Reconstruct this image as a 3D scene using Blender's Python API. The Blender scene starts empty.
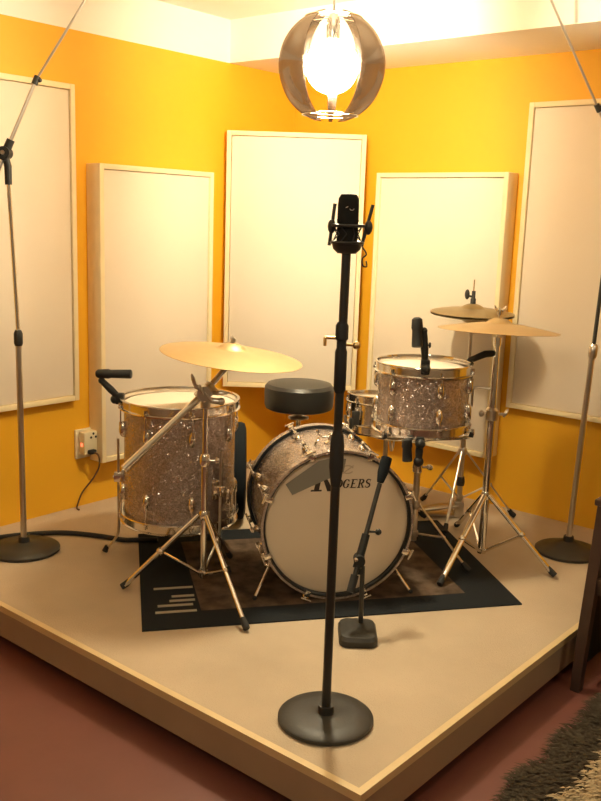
import bpy, bmesh, math, random
from mathutils import Vector as V, Matrix, noise
PI = math.pi
random.seed(7)
scene = bpy.context.scene
COL = scene.collection
Z = V((0, 0, 1))

# ------------------------------------------------------------------ materials
def nodes_of(name):
    m = bpy.data.materials.new(name); m.use_nodes = True
    nt = m.node_tree
    return m, nt, nt.nodes['Principled BSDF']

def mat(name, col, rough=.5, metal=0., bump=0., bscale=60., vary=0., vscale=8., spec=.5):
    m, nt, b = nodes_of(name)
    b.inputs['Base Color'].default_value = (*col, 1)
    b.inputs['Roughness'].default_value = rough
    b.inputs['Metallic'].default_value = metal
    b.inputs['Specular IOR Level'].default_value = spec
    tc = nt.nodes.new('ShaderNodeTexCoord')
    if vary > 0:
        n = nt.nodes.new('ShaderNodeTexNoise'); n.inputs['Scale'].default_value = vscale; n.inputs['Detail'].default_value = 5
        nt.links.new(tc.outputs['Object'], n.inputs['Vector'])
        mx = nt.nodes.new('ShaderNodeMix'); mx.data_type = 'RGBA'
        mx.inputs[6].default_value = (*[c * (1 - vary) for c in col], 1)
        mx.inputs[7].default_value = (*[min(1, c * (1 + vary)) for c in col], 1)
        nt.links.new(n.outputs['Fac'], mx.inputs[0]); nt.links.new(mx.outputs[2], b.inputs['Base Color'])
    if bump > 0:
        n = nt.nodes.new('ShaderNodeTexNoise'); n.inputs['Scale'].default_value = bscale; n.inputs['Detail'].default_value = 4
        nt.links.new(tc.outputs['Object'], n.inputs['Vector'])
        bp = nt.nodes.new('ShaderNodeBump'); bp.inputs['Strength'].default_value = bump; bp.inputs['Distance'].default_value = .01
        nt.links.new(n.outputs['Fac'], bp.inputs['Height']); nt.links.new(bp.outputs['Normal'], b.inputs['Normal'])
    return m

def sparkle(name, dark, light):
    m, nt, b = nodes_of(name)
    tc = nt.nodes.new('ShaderNodeTexCoord')
    vo = nt.nodes.new('ShaderNodeTexVoronoi'); vo.inputs['Scale'].default_value = 250
    nt.links.new(tc.outputs['Object'], vo.inputs['Vector'])
    rp = nt.nodes.new('ShaderNodeValToRGB')
    rp.color_ramp.elements[0].color = (*dark, 1); rp.color_ramp.elements[1].color = (*light, 1)
    sp = nt.nodes.new('ShaderNodeSeparateColor'); nt.links.new(vo.outputs['Color'], sp.inputs[0])
    nt.links.new(sp.outputs[0], rp.inputs[0]); nt.links.new(rp.outputs[0], b.inputs['Base Color'])
    geo = nt.nodes.new('ShaderNodeNewGeometry')
    s1 = nt.nodes.new('ShaderNodeVectorMath'); s1.operation = 'SUBTRACT'; s1.inputs[1].default_value = (.5, .5, .5)
    nt.links.new(vo.outputs['Color'], s1.inputs[0])
    s2 = nt.nodes.new('ShaderNodeVectorMath'); s2.operation = 'SCALE'; s2.inputs['Scale'].default_value = .72
    nt.links.new(s1.outputs[0], s2.inputs[0])
    s3 = nt.nodes.new('ShaderNodeVectorMath'); s3.operation = 'ADD'
    nt.links.new(s2.outputs[0], s3.inputs[0]); nt.links.new(geo.outputs['Normal'], s3.inputs[1])
    s4 = nt.nodes.new('ShaderNodeVectorMath'); s4.operation = 'NORMALIZE'; nt.links.new(s3.outputs[0], s4.inputs[0])
    nt.links.new(s4.outputs[0], b.inputs['Normal'])
    b.inputs['Metallic'].default_value = .6; b.inputs['Roughness'].default_value = .22
    b.inputs['Coat Weight'].default_value = .35; b.inputs['Coat Roughness'].default_value = .12
    return m

def emitter(name, col, strength):
    m, nt, b = nodes_of(name)
    b.inputs['Base Color'].default_value = (*col, 1)
    b.inputs['Emission Color'].default_value = (*col, 1); b.inputs['Emission Strength'].default_value = strength
    return m

WALL = mat('yellow_wall_paint', (.82, .435, .020), .55, bump=.06, bscale=90, vary=.05, vscale=3)
GREY = mat('plain_wall_paint', (.42, .39, .33), .7)
WHITE = mat('white_wall_paint', (.88, .87, .83), .6, bump=.05, bscale=80)
CEIL = mat('ceiling_paint', (.82, .78, .68), .7)
FABRIC = mat('panel_fabric', (.78, .70, .58), .9, bump=.10, bscale=260, vary=.03, vscale=5, spec=.1)
FRAME = mat('panel_wood', (.84, .72, .46), .6, vary=.08, vscale=14, spec=.3)
CARPET = mat('beige_carpet', (.49, .40, .29), .95, bump=.35, bscale=240, vary=.20, vscale=3.2, spec=.05)
PINE = mat('pale_pine_edge', (.64, .50, .27), .5, vary=.15, vscale=12)
BOARD = mat('brown_fascia_board', (.36, .265, .175), .6, vary=.14, vscale=5)
FLOOR = mat('red_floor', (.145, .048, .036), .48, bump=.05, bscale=30, vary=.25, vscale=4)
CHROME = mat('chrome', (.80, .77, .72), .16, 1.)
STEEL = mat('worn_chrome', (.62, .58, .52), .28, 1.)
BLACKM = mat('black_metal', (.022, .022, .020), .38)
IRON = mat('black_cast_iron', (.026, .025, .022), .5, bump=.05, bscale=120)
RUBBER = mat('black_rubber', (.018, .018, .018), .75)
PLASTIC = mat('black_plastic', (.018, .019, .019), .55, spec=.3)
VINYL = mat('black_vinyl', (.022, .023, .022), .40, bump=.05, bscale=200)
HEAD = mat('coated_drum_head', (.74, .66, .54), .6, vary=.04, vscale=9, spec=.25)
BHEAD = mat('smooth_white_drum_head', (.70, .60, .46), .33, vary=.05, vscale=5, spec=.4)
FELT = mat('grey_felt', (.24, .23, .20), .95, spec=.05)
INK = mat('black_ink', (.03, .022, .02), .5)
FAINT = mat('worn_brown_ink', (.50, .41, .30), .6)
WRAP = sparkle('silver_sparkle_wrap', (.33, .265, .232), (.56, .465, .41))
BRASS = mat('cymbal_bronze', (.47, .35, .18), .46, .75, vary=.10, vscale=16)
DBRASS = mat('darker_cymbal_bronze', (.36, .28, .14), .42, .85, vary=.14, vscale=18)
MICB = mat('matte_black_paint', (.016, .016, .015), .8, spec=.1)
CASE = mat('dark_navy_nylon', (.012, .016, .020), .9, bump=.1, bscale=200, spec=.15)
IVORY = mat('ivory_plastic', (.74, .66, .45), .4)
CORD = mat('brown_cord', (.10, .05, .02), .6)
DARKWOOD = mat('dark_stained_wood', (.050, .026, .018), .42, vary=.35, vscale=16)
STRIPE = mat('pale_woven_stripe', (.34, .31, .24), .95, spec=.05)
FURD = mat('dark_fur', (.075, .060, .042), .9, vary=.5, vscale=18, spec=.1)
FURL = mat('cream_fur', (.50, .40, .25), .9, vary=.2, vscale=18, spec=.1)
LED = emitter('red_indicator', (1, .12, .05), 3.)
BULB = emitter('warm_bulb', (1., .86, .585), 560.)
GOLD = mat('brass_fitting', (.75, .55, .25), .25, 1.)

def smoky():
    m = bpy.data.materials.new('smoked_acrylic'); m.use_nodes = True
    nt = m.node_tree; nt.nodes.clear()
    out = nt.nodes.new('ShaderNodeOutputMaterial')
    tr = nt.nodes.new('ShaderNodeBsdfTransparent'); tr.inputs[0].default_value = (.47, .395, .32, 1)
    gl = nt.nodes.new('ShaderNodeBsdfGlossy'); gl.inputs['Color'].default_value = (.62, .56, .50, 1); gl.inputs['Roughness'].default_value = .12
    df = nt.nodes.new('ShaderNodeBsdfTranslucent'); df.inputs[0].default_value = (.30, .24, .19, 1)
    m1 = nt.nodes.new('ShaderNodeMixShader'); m1.inputs[0].default_value = .20
    m2 = nt.nodes.new('ShaderNodeMixShader'); m2.inputs[0].default_value = .004
    nt.links.new(tr.outputs[0], m1.inputs[1]); nt.links.new(gl.outputs[0], m1.inputs[2])
    nt.links.new(m1.outputs[0], m2.inputs[1]); nt.links.new(df.outputs[0], m2.inputs[2])
    nt.links.new(m2.outputs[0], out.inputs[0])
    return m
SMOKE = smoky()

# ------------------------------------------------------------------ builder
def frame(axis, up=Z):
    z = V(axis).normalized()
    x = V(up).cross(z)
    if x.length < 1e-4: x = V((1, 0, 0)).cross(z)
    if x.length < 1e-4: x = V((0, 1, 0)).cross(z)
    x.normalize(); y = z.cross(x)
    return Matrix((x, y, z)).transposed()

def TM(o, axis, up=Z):
    m = frame(axis, up).to_4x4(); m.translation = V(o); return m

def spline(P, k=6):
    P = [V(p) for p in P]; out = []
    for i in range(len(P) - 1):
        a = P[max(i - 1, 0)]; b = P[i]; c = P[i + 1]; d = P[min(i + 2, len(P) - 1)]
        for j in range(k):
            t = j / k
            out.append(.5 * ((2 * b) + (c - a) * t + (2 * a - 5 * b + 4 * c - d) * t * t + (3 * b - a - 3 * c + d) * t ** 3))
    out.append(P[-1]); return out

class B:
    def __init__(s): s.bm = bmesh.new(); s.mi = 0
    def face(s, vs):
        try:
            f = s.bm.faces.new(vs); f.material_index = s.mi; return f
        except ValueError: return None
    def rings(s, R, caps=True, closed=False):
        n = len(R[0]); m = len(R)
        for i in range(m if closed else m - 1):
            a, b = R[i], R[(i + 1) % m]
            for j in range(n):
                s.face((a[j], a[(j + 1) % n], b[(j + 1) % n], b[j]))
        if caps and not closed:
            s.face(list(reversed(R[0]))); s.face(R[-1])
        return s
    def tube(s, P, r, n=12, caps=True, closed=False, flat=1.):
        P = [V(p) for p in P]; m = len(P); R = []; prev = None
        for i, p in enumerate(P):
            if closed: t = P[(i + 1) % m] - P[i - 1]
            elif i == 0: t = P[1] - p
            elif i == m - 1: t = p - P[-2]
            else: t = (P[i + 1] - p).normalized() + (p - P[i - 1]).normalized()
            t.normalize()
            if prev is None: x = frame(t).col[0].copy()
            else:
                x = prev - t * prev.dot(t); x.normalize()
            prev = x; y = t.cross(x)
            rr = r[i] if isinstance(r, (list, tuple)) else r
            R.append([s.bm.verts.new(p + x * rr * math.cos(2 * PI * k / n) + y * rr * flat * math.sin(2 * PI * k / n)) for k in range(n)])
        return s.rings(R, caps, closed)
    def cyl(s, a, b, r, r2=None, n=16): return s.tube([a, b], [r, r if r2 is None else r2], n)
    def lathe(s, prof, M=None, n=48, closed=False):
        M = M or Matrix(); R = []
        for r, z in prof:
            if r < 1e-6: R.append(s.bm.verts.new(M @ V((0, 0, z))))
            else: R.append([s.bm.verts.new(M @ V((r * math.cos(2 * PI * k / n), r * math.sin(2 * PI * k / n), z))) for k in range(n)])
        m = len(R)
        for i in range(m if closed else m - 1):
            a, b = R[i], R[(i + 1) % m]
            for j in range(n):
                k = (j + 1) % n
                if isinstance(a, list) and isinstance(b, list): s.face((a[j], a[k], b[k], b[j]))
                elif isinstance(b, list): s.face((a, b[k], b[j]))
                elif isinstance(a, list): s.face((a[j], a[k], b))
        return s
    def box(s, c, size, R=None, bevel=0.):
        R = R or Matrix.Identity(3); c = V(c); h = V(size) * .5
        v = [s.bm.verts.new(c + R @ V((x * h.x, y * h.y, z * h.z))) for x in (-1, 1) for y in (-1, 1) for z in (-1, 1)]
        fs = [s.face([v[i] for i in q]) for q in ((0, 1, 3, 2), (4, 6, 7, 5), (0, 4, 5, 1), (2, 3, 7, 6), (0, 2, 6, 4), (1, 5, 7, 3))]
        if bevel > 0:
            es = {e for f in fs for e in f.edges}
            bmesh.ops.bevel(s.bm, geom=list(es), offset=bevel, segments=2, profile=.5, affect='EDGES', clamp_overlap=True)
        return s
    def ball(s, c, r, R=None, scale=(1, 1, 1), n=16):
        R = R or Matrix.Identity(3); c = V(c)
        M = Matrix.Translation(c) @ R.to_4x4() @ Matrix.Diagonal((r * scale[0], r * scale[1], r * scale[2], 1))
        k = n // 2
        return s.lathe([(math.sin(PI * i / k) if 0 < i < k else 0, -math.cos(PI * i / k)) for i in range(k + 1)], M, n)
    def poly(s, pts, M, t=.001):
        a = [s.bm.verts.new(M @ V((x, y, 0))) for x, y in pts]; b = [s.bm.verts.new(M @ V((x, y, t))) for x, y in pts]
        n = len(pts)
        for i in range(n): s.face((a[i], a[(i + 1) % n], b[(i + 1) % n], b[i]))
        s.face(list(reversed(a))); s.face(b); return s
    def ribbon(s, pts, w, M, t=.001):
        n = len(pts)
        for i in range(n - 1):
            p, q = V((*pts[i], 0)), V((*pts[i + 1], 0)); d = (q - p)
            if d.length < 1e-7: continue
            d.normalize(); nrm = V((-d.y, d.x, 0))
            wa = (w[i] if isinstance(w, list) else w) / 2; wb = (w[i + 1] if isinstance(w, list) else w) / 2
            Q = [p + nrm * wa, p - nrm * wa, q - nrm * wb, q + nrm * wb]
            s.poly([(x.x, x.y) for x in Q], M, t)
        return s

def root_loc(o):
    while o.parent: o = o.parent
    return o.location.copy()

def link(name, b, mats, parent=None, loc=None, sharp=.6):
    """one mesh object; vertices were given in world coordinates"""
    if not isinstance(mats, (list, tuple)): mats = [mats]
    o0 = root_loc(parent) if parent else V(loc or (0, 0, 0))
    bm = b.bm
    bmesh.ops.recalc_face_normals(bm, faces=bm.faces)
    for v in bm.verts: v.co -= o0
    for f in bm.faces: f.smooth = True
    for e in bm.edges:
        if len(e.link_faces) == 2 and e.calc_face_angle(0) > sharp: e.smooth = False
    me = bpy.data.meshes.new(name); bm.to_mesh(me); bm.free()
    for m in mats: me.materials.append(m)
    o = bpy.data.objects.new(name, me); COL.objects.link(o)
    if parent: o.parent = parent
    else: o.location = o0
    return o

def tag(o, label, cat, group=None):
    o['label'] = label; o['category'] = cat
    if group: o['group'] = group
    return o

def thing(name, label, cat, loc, group=None):
    o = bpy.data.objects.new(name, None); COL.objects.link(o); o.empty_display_size = .05
    o.location = V(loc); return tag(o, label, cat, group)

def struct(name, b, m, loc=(0, 0, 0)):
    o = link(name, b, m, None, loc); o['kind'] = 'structure'; return o

# ------------------------------------------------------------------ the room (platform top is z = 0)
FZ, CZ = -.16, 2.42
XB, YB = -5.4, -5.0
T = .1
b = B(); b.box(((XB) / 2, YB / 2, FZ - .05), (-XB + .2, -YB + .2, .1)); struct('floor', b, FLOOR)
b = B(); b.box((XB / 2, YB / 2, CZ + .05), (-XB + .2, -YB + .2, .1)); struct('ceiling', b, CEIL)
b = B()
b.box((XB / 2, T / 2, (FZ + 2.206) / 2), (-XB + .2, T, 2.206 - FZ)); b.mi = 1
b.box((XB / 2, T / 2, (CZ + 2.206) / 2), (-XB + .2, T, CZ - 2.206)); struct('wall_left', b, [WALL, WHITE])
b = B(); b.box((T / 2, YB / 2, (FZ + CZ) / 2), (T, -YB + .2, CZ - FZ)); struct('wall_right', b, WALL)
b = B(); b.box((XB - T / 2, YB / 2, (FZ + CZ) / 2), (T, -YB + .2, CZ - FZ)); struct('wall_back', b, GREY)
b = B(); b.box((XB / 2, YB - T / 2, (FZ + CZ) / 2), (-XB + .2, T, CZ - FZ)); struct('wall_front', b, GREY)
b = B(); b.box((-.268, YB / 2, (2.206 + CZ) / 2), (.536, -YB, CZ - 2.206)); struct('trim_1', b, WHITE)

# ------------------------------------------------------------------ platform
PX, PY = -2.43, -2.38
r = thing('drum_riser', 'low square carpeted stage platform filling the yellow corner under the drum kit', 'platform', (-1.2, -1.2, FZ))
b = B(); b.box((PX / 2 + .010, PY / 2 + .010, -.0125), (-PX - .021, -PY - .021, .025)); link('carpet', b, CARPET, r)
b = B()
b.box((PX + .011, PY / 2 , -.010), (.022, -PY, .024))
b.box((PX / 2 + .011, PY + .011, -.010), (-PX - .022, .022, .024)); link('edge_strip', b, PINE, r)
b = B(); b.box((PX + .013, PY / 2 + .001, -.072), (.022, -PY - .004, .098)); link('fascia_board', b, BOARD, r)
b = B(); b.box((PX / 2 + .012, PY + .013, -.072), (-PX - .026, .022, .098)); link('fascia_board', b, BOARD, r)
b = B(); b.box((PX / 2 + .04, PY / 2 + .04, -.09), (-PX - .12, -PY - .12, .14)); link('plinth', b, RUBBER, r)

# ------------------------------------------------------------------ wall panels
PG = 'fabric acoustic panels on the yellow walls'
def panel(label, C, w, n, W, H, Tk, bar=.024):
    """C = centre of the front face; w = width direction, n = outward normal"""
    C = V(C); w = V(w).normalized(); n = V(n).normalized()
    r = thing('acoustic_panel', label, 'acoustic panel', C - n * Tk - Z * H / 2, PG)
    R = Matrix((w, n, Z)).transposed()
    b = B()
    for s in (-1, 1):
        b.box(C + w * s * (W / 2 - bar / 2) - n * Tk / 2, (bar, Tk, H), R, .002)
        b.box(C + Z * s * (H / 2 - bar / 2) - n * Tk / 2, (W - 2 * bar, Tk, bar), R, .002)
    link('frame', b, FRAME, r)
    b = B(); b.box(C - n * (Tk / 2 + .005), (W - 2 * bar - .004, Tk - .010, H - 2 * bar - .004), R, .004)
    link('fabric_face', b, FABRIC, r)
    return r
panel('tall cream panel at the far left of the left wall, behind the boom microphone stand', (-1.93, -.043, 1.254), (1, 0, 0), (0, -1, 0), .76, 1.428, .04)
panel('lower cream panel with a thick wooden side, behind the floor tom', (-1.102, -.102, .930), (1, 0, 0), (0, -1, 0), .726, 1.41, .10)
panel('large cream panel set across the room corner, under the hanging lamp', (-.365, -.333, 1.177), (.47, -.564, 0), (-.768, -.64, 0), .734, 1.366, .055)
panel('lower cream panel with a thick wooden side, behind the small tom and hi-hat', (-.102, -1.052, .965), (0, -1, 0), (-1, 0, 0), .768, 1.405, .10)
panel('tall cream panel on the right wall, behind the large ride cymbal', (-.043, -1.86, 1.258), (0, -1, 0), (-1, 0, 0), .75, 1.458, .04)

# ------------------------------------------------------------------ wall socket adaptor with cord
r = thing('wall_socket', 'ivory mains socket box with a red light on the yellow wall', 'socket', (-1.49, 0, .31))
b = B(); b.box((-1.490, -.006, .315), (.128, .012, .145), bevel=.004); link('back_plate', b, IVORY, r)
b = B(); b.box((-1.486, -.036, .324), (.105, .050, .112), bevel=.008); hb = link('housing', b, IVORY, r)
b = B()
for dx in (-.014, .014): b.cyl((-1.486 + dx, -.0612, .352), (-1.486 + dx, -.0622, .352), .006)
b.cyl((-1.486, -.0612, .369), (-1.486, -.0622, .369), .006); link('socket_hole', b, RUBBER, hb)
b = B(); b.box((-1.539, -.040, .318), (.004, .016, .016), bevel=.001); link('indicator_light', b, LED, r)
r = thing('power_cord', 'thin brown power cord hanging from the ivory wall socket to the platform', 'cord', (-1.54, -.03, 0))
b = B(); b.tube(spline([(-1.500, -.082, .282), (-1.478, -.090, .262), (-1.462, -.07, .20), (-1.485, -.05, .14), (-1.535, -.035, .08), (-1.560, -.03, .025), (-1.568, -.034, .006), (-1.575, -.06, .005)]), .0042, 8); link('cable', b, CORD, r)
b = B(); b.box((-1.504, -.074, .284), (.040, .024, .022), bevel=.006); link('plug', b, PLASTIC, r)

# ------------------------------------------------------------------ lamp
LC = V((-1.443, -1.410, 1.955)); LR = .193
r = thing('pendant_lamp', 'round pendant lamp of smoked curved segments around a glowing bulb', 'lamp', LC)
toc = V((-4.121, -3.547, 0)) - V((LC.x, LC.y, 0)); a0 = math.atan2(toc.y, toc.x)
def lune(az, width, lat0=-72, lat1=72, rad=LR, th=.0035):
    b = B(); G = []
    nu, nv = 14, 26
    for rr in (rad, rad - th):
        g = []
        for i in range(nv + 1):
            la = math.radians(lat0 + (lat1 - lat0) * i / nv); row = []
            for j in range(nu + 1):
                A = az + math.radians(width) * (j / nu - .5)
                row.append(b.bm.verts.new(LC + V((math.cos(la) * math.cos(A), math.cos(la) * math.sin(A), math.sin(la))) * rr))
            g.append(row)
        G.append(g)
    for g in G:
        for i in range(nv):
            for j in range(nu): b.face((g[i][j], g[i][j + 1], g[i + 1][j + 1], g[i + 1][j]))
    o, q = G
    for i in range(nv):
        b.face((o[i][0], o[i + 1][0], q[i + 1][0], q[i][0])); b.face((o[i][nu], o[i + 1][nu], q[i + 1][nu], q[i][nu]))
    for j in range(nu):
        b.face((o[0][j], o[0][j + 1], q[0][j + 1], q[0][j])); b.face((o[nv][j], o[nv][j + 1], q[nv][j + 1], q[nv][j]))
    return b
for az, wd in ((55, 48), (-55, 48), (125, 48), (-125, 48), (178, 12)):
    link('shade_segment', lune(a0 + math.radians(az), wd), SMOKE, r)
for zz in (.166, -.166):
    rr = math.sqrt(LR ** 2 - zz ** 2) + .003
    b = B(); b.tube([LC + V((rr * math.cos(2 * PI * k / 40), rr * math.sin(2 * PI * k / 40), zz)) for k in range(40)], .0022, 8, closed=True)
    for az in (54, -54, 126, -126): 
        A = a0 + math.radians(az); b.cyl(LC + V((0, 0, zz)), LC + V((rr * math.cos(A), rr * math.sin(A), zz)), .0016, n=6)
    link('ring_wire', b, CHROME, r)
b = B(); b.lathe([(0, .084), (.02, .086), (.024, .10), (.024, .15), (.016, .175), (0, .18)], Matrix.Translation(LC), 24); so = link('socket', b, CHROME, r)
b = B(); b.ball(LC, .094, n=32); link('bulb', b, BULB, r)
b = B(); b.cyl(LC + Z * .165, (LC.x, LC.y, CZ - .03), .0035, n=8); link('cord', b, STEEL, r)
b = B(); b.lathe([(0, -.045), (.012, -.045), (.05, -.012), (.055, 0), (0, 0)], Matrix.Translation((LC.x, LC.y, CZ)), 32); link('ceiling_cup', b, CHROME, r)

# ------------------------------------------------------------------ rug under the kit
zr = .005
c1, c2, c3 = V((-2.212, -1.28, 0)), V((-1.593, -.519, 0)), V((-1.061, -2.134, 0))
ux = (c3 - c1); RL = ux.length; ux.normalize(); uf = (c2 - c1); SK = uf.dot(ux); uy = uf; uy = (uy - ux * uy.dot(ux)); RW = uy.length; uy.normalize()
rc = c1 + ux * RL / 2 + uf / 2; SK /= RW
def rug_material():
    m, nt, bs = nodes_of('dark_border_rug')
    bs.inputs['Roughness'].default_value = .95; bs.inputs['Specular IOR Level'].default_value = .1
    tc = nt.nodes.new('ShaderNodeTexCoord'); sep = nt.nodes.new('ShaderNodeSeparateXYZ'); nt.links.new(tc.outputs['Object'], sep.inputs[0])
    def lim(out, h):
        a = nt.nodes.new('ShaderNodeMath'); a.operation = 'ABSOLUTE'; nt.links.new(out, a.inputs[0])
        c = nt.nodes.new('ShaderNodeMath'); c.operation = 'LESS_THAN'; c.inputs[1].default_value = h; nt.links.new(a.outputs[0], c.inputs[0]); return c.outputs[0]
    mu = nt.nodes.new('ShaderNodeMath'); mu.operation = 'MULTIPLY'
    nt.links.new(lim(sep.outputs[0], RL / 2 - .20), mu.inputs[0]); nt.links.new(lim(sep.outputs[1], RW / 2 - .13), mu.inputs[1])
    n = nt.nodes.new('ShaderNodeTexNoise'); n.inputs['Scale'].default_value = 14; n.inputs['Detail'].default_value = 6
    nt.links.new(tc.outputs['Object'], n.inputs['Vector'])
    rp = nt.nodes.new('ShaderNodeValToRGB'); rp.color_ramp.elements[0].color = (.060, .042, .030, 1); rp.color_ramp.elements[1].color = (.135, .095, .066, 1)
    rp.color_ramp.elements[0].position = .35; rp.color_ramp.elements[1].position = .65
    nt.links.new(n.outputs['Fac'], rp.inputs[0])
    mx = nt.nodes.new('ShaderNodeMix'); mx.data_type = 'RGBA'; mx.inputs[6].default_value = (.018, .021, .024, 1)
    nt.links.new(mu.outputs[0], mx.inputs[0]); nt.links.new(rp.outputs[0], mx.inputs[7]); nt.links.new(mx.outputs[2], bs.inputs['Base Color'])
    n2 = nt.nodes.new('ShaderNodeTexNoise'); n2.inputs['Scale'].default_value = 300; nt.links.new(tc.outputs['Object'], n2.inputs['Vector'])
    bp = nt.nodes.new('ShaderNodeBump'); bp.inputs['Strength'].default_value = .5; bp.inputs['Distance'].default_value = .005
    nt.links.new(n2.outputs['Fac'], bp.inputs['Height']); nt.links.new(bp.outputs['Normal'], bs.inputs['Normal'])
    return m
b = B(); b.box((0, 0, zr / 2), (RL, RW, zr))
b.mi = 1
for dy, x0, x1 in ((.365, .085, .235), (.285, .150, .235), (.245, .140, .235), (.205, .095, .225), (.150, .085, .235)):
    b.box((-RL / 2 + (x0 + x1) / 2 - .035, -RW / 2 + dy - .015, zr + .0006), (x1 - x0, .018, .0012))
rug = link('area_rug', b, [rug_material(), STRIPE]); rug.location = rc
for v in rug.data.vertices: v.co.x += SK * v.co.y
rug.rotation_euler.z = math.atan2(ux.y, ux.x)
tag(rug, 'dark woven rug with black border and brown field under the drum kit', 'rug')

# ------------------------------------------------------------------ shaggy hide on the floor
b = B(); hz = FZ
def hide_edge(x): return -2.550 + .012 * math.sin(x * 23) + .02 * noise.noise(V((x * 6, 0, 0)))
def hide_is_light(x, y):
    d = (hide_edge(x) - y) + .03 * noise.noise(V((x * 9, y * 9, 3))) + .022 * abs(((x * 17) % 1) * 2 - 1)
    return .150 < d < .40 or .55 < d < .70
x0, x1, y1 = -2.02, -.95, -3.35
nx, ny = 54, 40; g = []
for j in range(ny + 1):
    row = []
    for i in range(nx + 1):
        x = x0 + (x1 - x0) * i / nx; e = hide_edge(x); y = e + (y1 - e) * j / ny
        row.append(b.bm.verts.new((x, y, hz + .012 + .004 * noise.noise(V((x * 20, y * 20, 0))))))
    g.append(row)
for j in range(ny):
    for i in range(nx):
        c = (g[j][i].co + g[j + 1][i + 1].co) / 2; b.mi = 1 if hide_is_light(c.x, c.y) else 0
        b.face((g[j][i], g[j][i + 1], g[j + 1][i + 1], g[j + 1][i]))
low = [[b.bm.verts.new((v.co.x, v.co.y, hz + .001)) for v in rw] for rw in (g[0], g[-1])]
b.mi = 0
for rw, lo in ((g[0], low[0]), (g[-1], low[1])):
    for i in range(nx): b.face((rw[i], rw[i + 1], lo[i + 1], lo[i]))
for k in range(9000):
    x = random.uniform(x0, x1); e = hide_edge(x); y = e - (e - y1) * random.random() ** 1.3
    b.mi = 1 if hide_is_light(x, y) else 0
    a = 2.2 + 1.0 * noise.noise(V((x * 5, y * 5, 9))) + random.uniform(-.35, .35)
    L = random.uniform(.022, .045); d = V((math.cos(a), math.sin(a), 0)); s = V((-d.y, d.x, 0)) * random.uniform(.0022, .0045)
    p = V((x, y, hz + .012)); q = p + d * L + Z * random.uniform(.006, .016)
    m_ = (p + q) / 2 + Z * .006
    vs = [b.bm.verts.new(t) for t in (p - s, p + s, m_ + s * .8, m_ - s * .8, q)]
    b.face(vs[:4]); b.face((vs[3], vs[2], vs[4]))
o = link('hide_rug', b, [FURD, FURL], None, (-1.5, -2.95, FZ)); tag(o, 'shaggy dark and cream animal hide rug on the red floor', 'rug')

# ------------------------------------------------------------------ drums
def metal_hoop(b, M, R, L, s):
    """s = +1: hoop at z = L, opening up; s = -1: hoop at z = 0"""
    f = (lambda z: L + z) if s > 0 else (lambda z: -z)
    b.lathe([(R + .006, f(-.016)), (R + .020, f(-.016)), (R + .021, f(-.011)), (R + .013, f(-.008)), (R + .013, f(.020)), (R + .019, f(.024)), (R + .018, f(.028)), (R + .008, f(.027)), (R + .006, f(.018))], M, 64, True)

def tom(root, C, axis, R, L, nl, wrap, up=Z, off=0., lugz=(.11, .11), single=False, hoop=CHROME, shell_mat=None):
    M = TM(C, axis, up); Rm = M.to_3x3()
    b = B(); b.lathe([(R - .007, 0), (R, 0), (R, L), (R - .007, L)], M, 72, True); link('shell', b, wrap, root)
    b = B(); b.lathe([(0, L + .006), (R - .012, L + .006), (R - .002, L + .004), (R + .005, L - .006), (R + .004, L - .010), (R + .001, L - .004)], M, 64); link('batter_head', b, HEAD, root)
    b = B(); b.lathe([(0, -.006), (R - .012, -.006), (R - .002, -.004), (R + .005, .006), (R + .004, .010), (R + .001, .004)], M, 64); link('resonant_head', b, HEAD, root)
    for s in (1, -1):
        b = B(); metal_hoop(b, M, R, L, s); link('hoop', b, hoop, root)
    for k in range(nl):
        A = off + 2 * PI * k / nl; d = V((math.cos(A), math.sin(A), 0)); t = V((-d.y, d.x, 0))
        F = Rm @ Matrix((t, d, V((0, 0, 1)))).transposed()
        for e, zc in ((1, L - lugz[1]), (-1, lugz[0])):
            if single and e < 0: continue
            zc = L / 2 if single else zc
            b = B()
            b.ball(M @ (d * (R + .004) + V((0, 0, zc))), 1., F, (.015, .019, .034), 16)
            b.box(M @ (d * (R + .003) + V((0, 0, zc))), (.026, .010, .050), F, .003)
            b.cyl(M @ (d * (R + .016) + V((0, 0, zc + e * .008))), M @ (d * (R + .016) + V((0, 0, zc + e * .032))), .0062, n=10)
            lg = link('lug', b, CHROME, root)
            b = B()
            if single: b.cyl(M @ (d * (R + .016) + V((0, 0, .008))), M @ (d * (R + .016) + V((0, 0, L - .008))), .0030, n=8)
            for e2 in ((1, -1) if single else (e,)):
                zt = L - .010 if e2 > 0 else .010
                b.cyl(M @ (d * (R + .016) + V((0, 0, zc + e2 * .02))), M @ (d * (R + .016) + V((0, 0, zt))), .0030, n=8)
                zh = L - .008 if e2 > 0 else .008
                b.box(M @ (d * (R + .0195) + V((0, 0, zh))), (.017, .012, .010), F, .002)
                b.cyl(M @ (d * (R + .0185) + V((0, 0, zh))), M @ (d * (R + .0185) + V((0, 0, zh + e2 * .018))), .0048, n=8)
            link('tension_rod', b, CHROME, lg)
    return M

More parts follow.
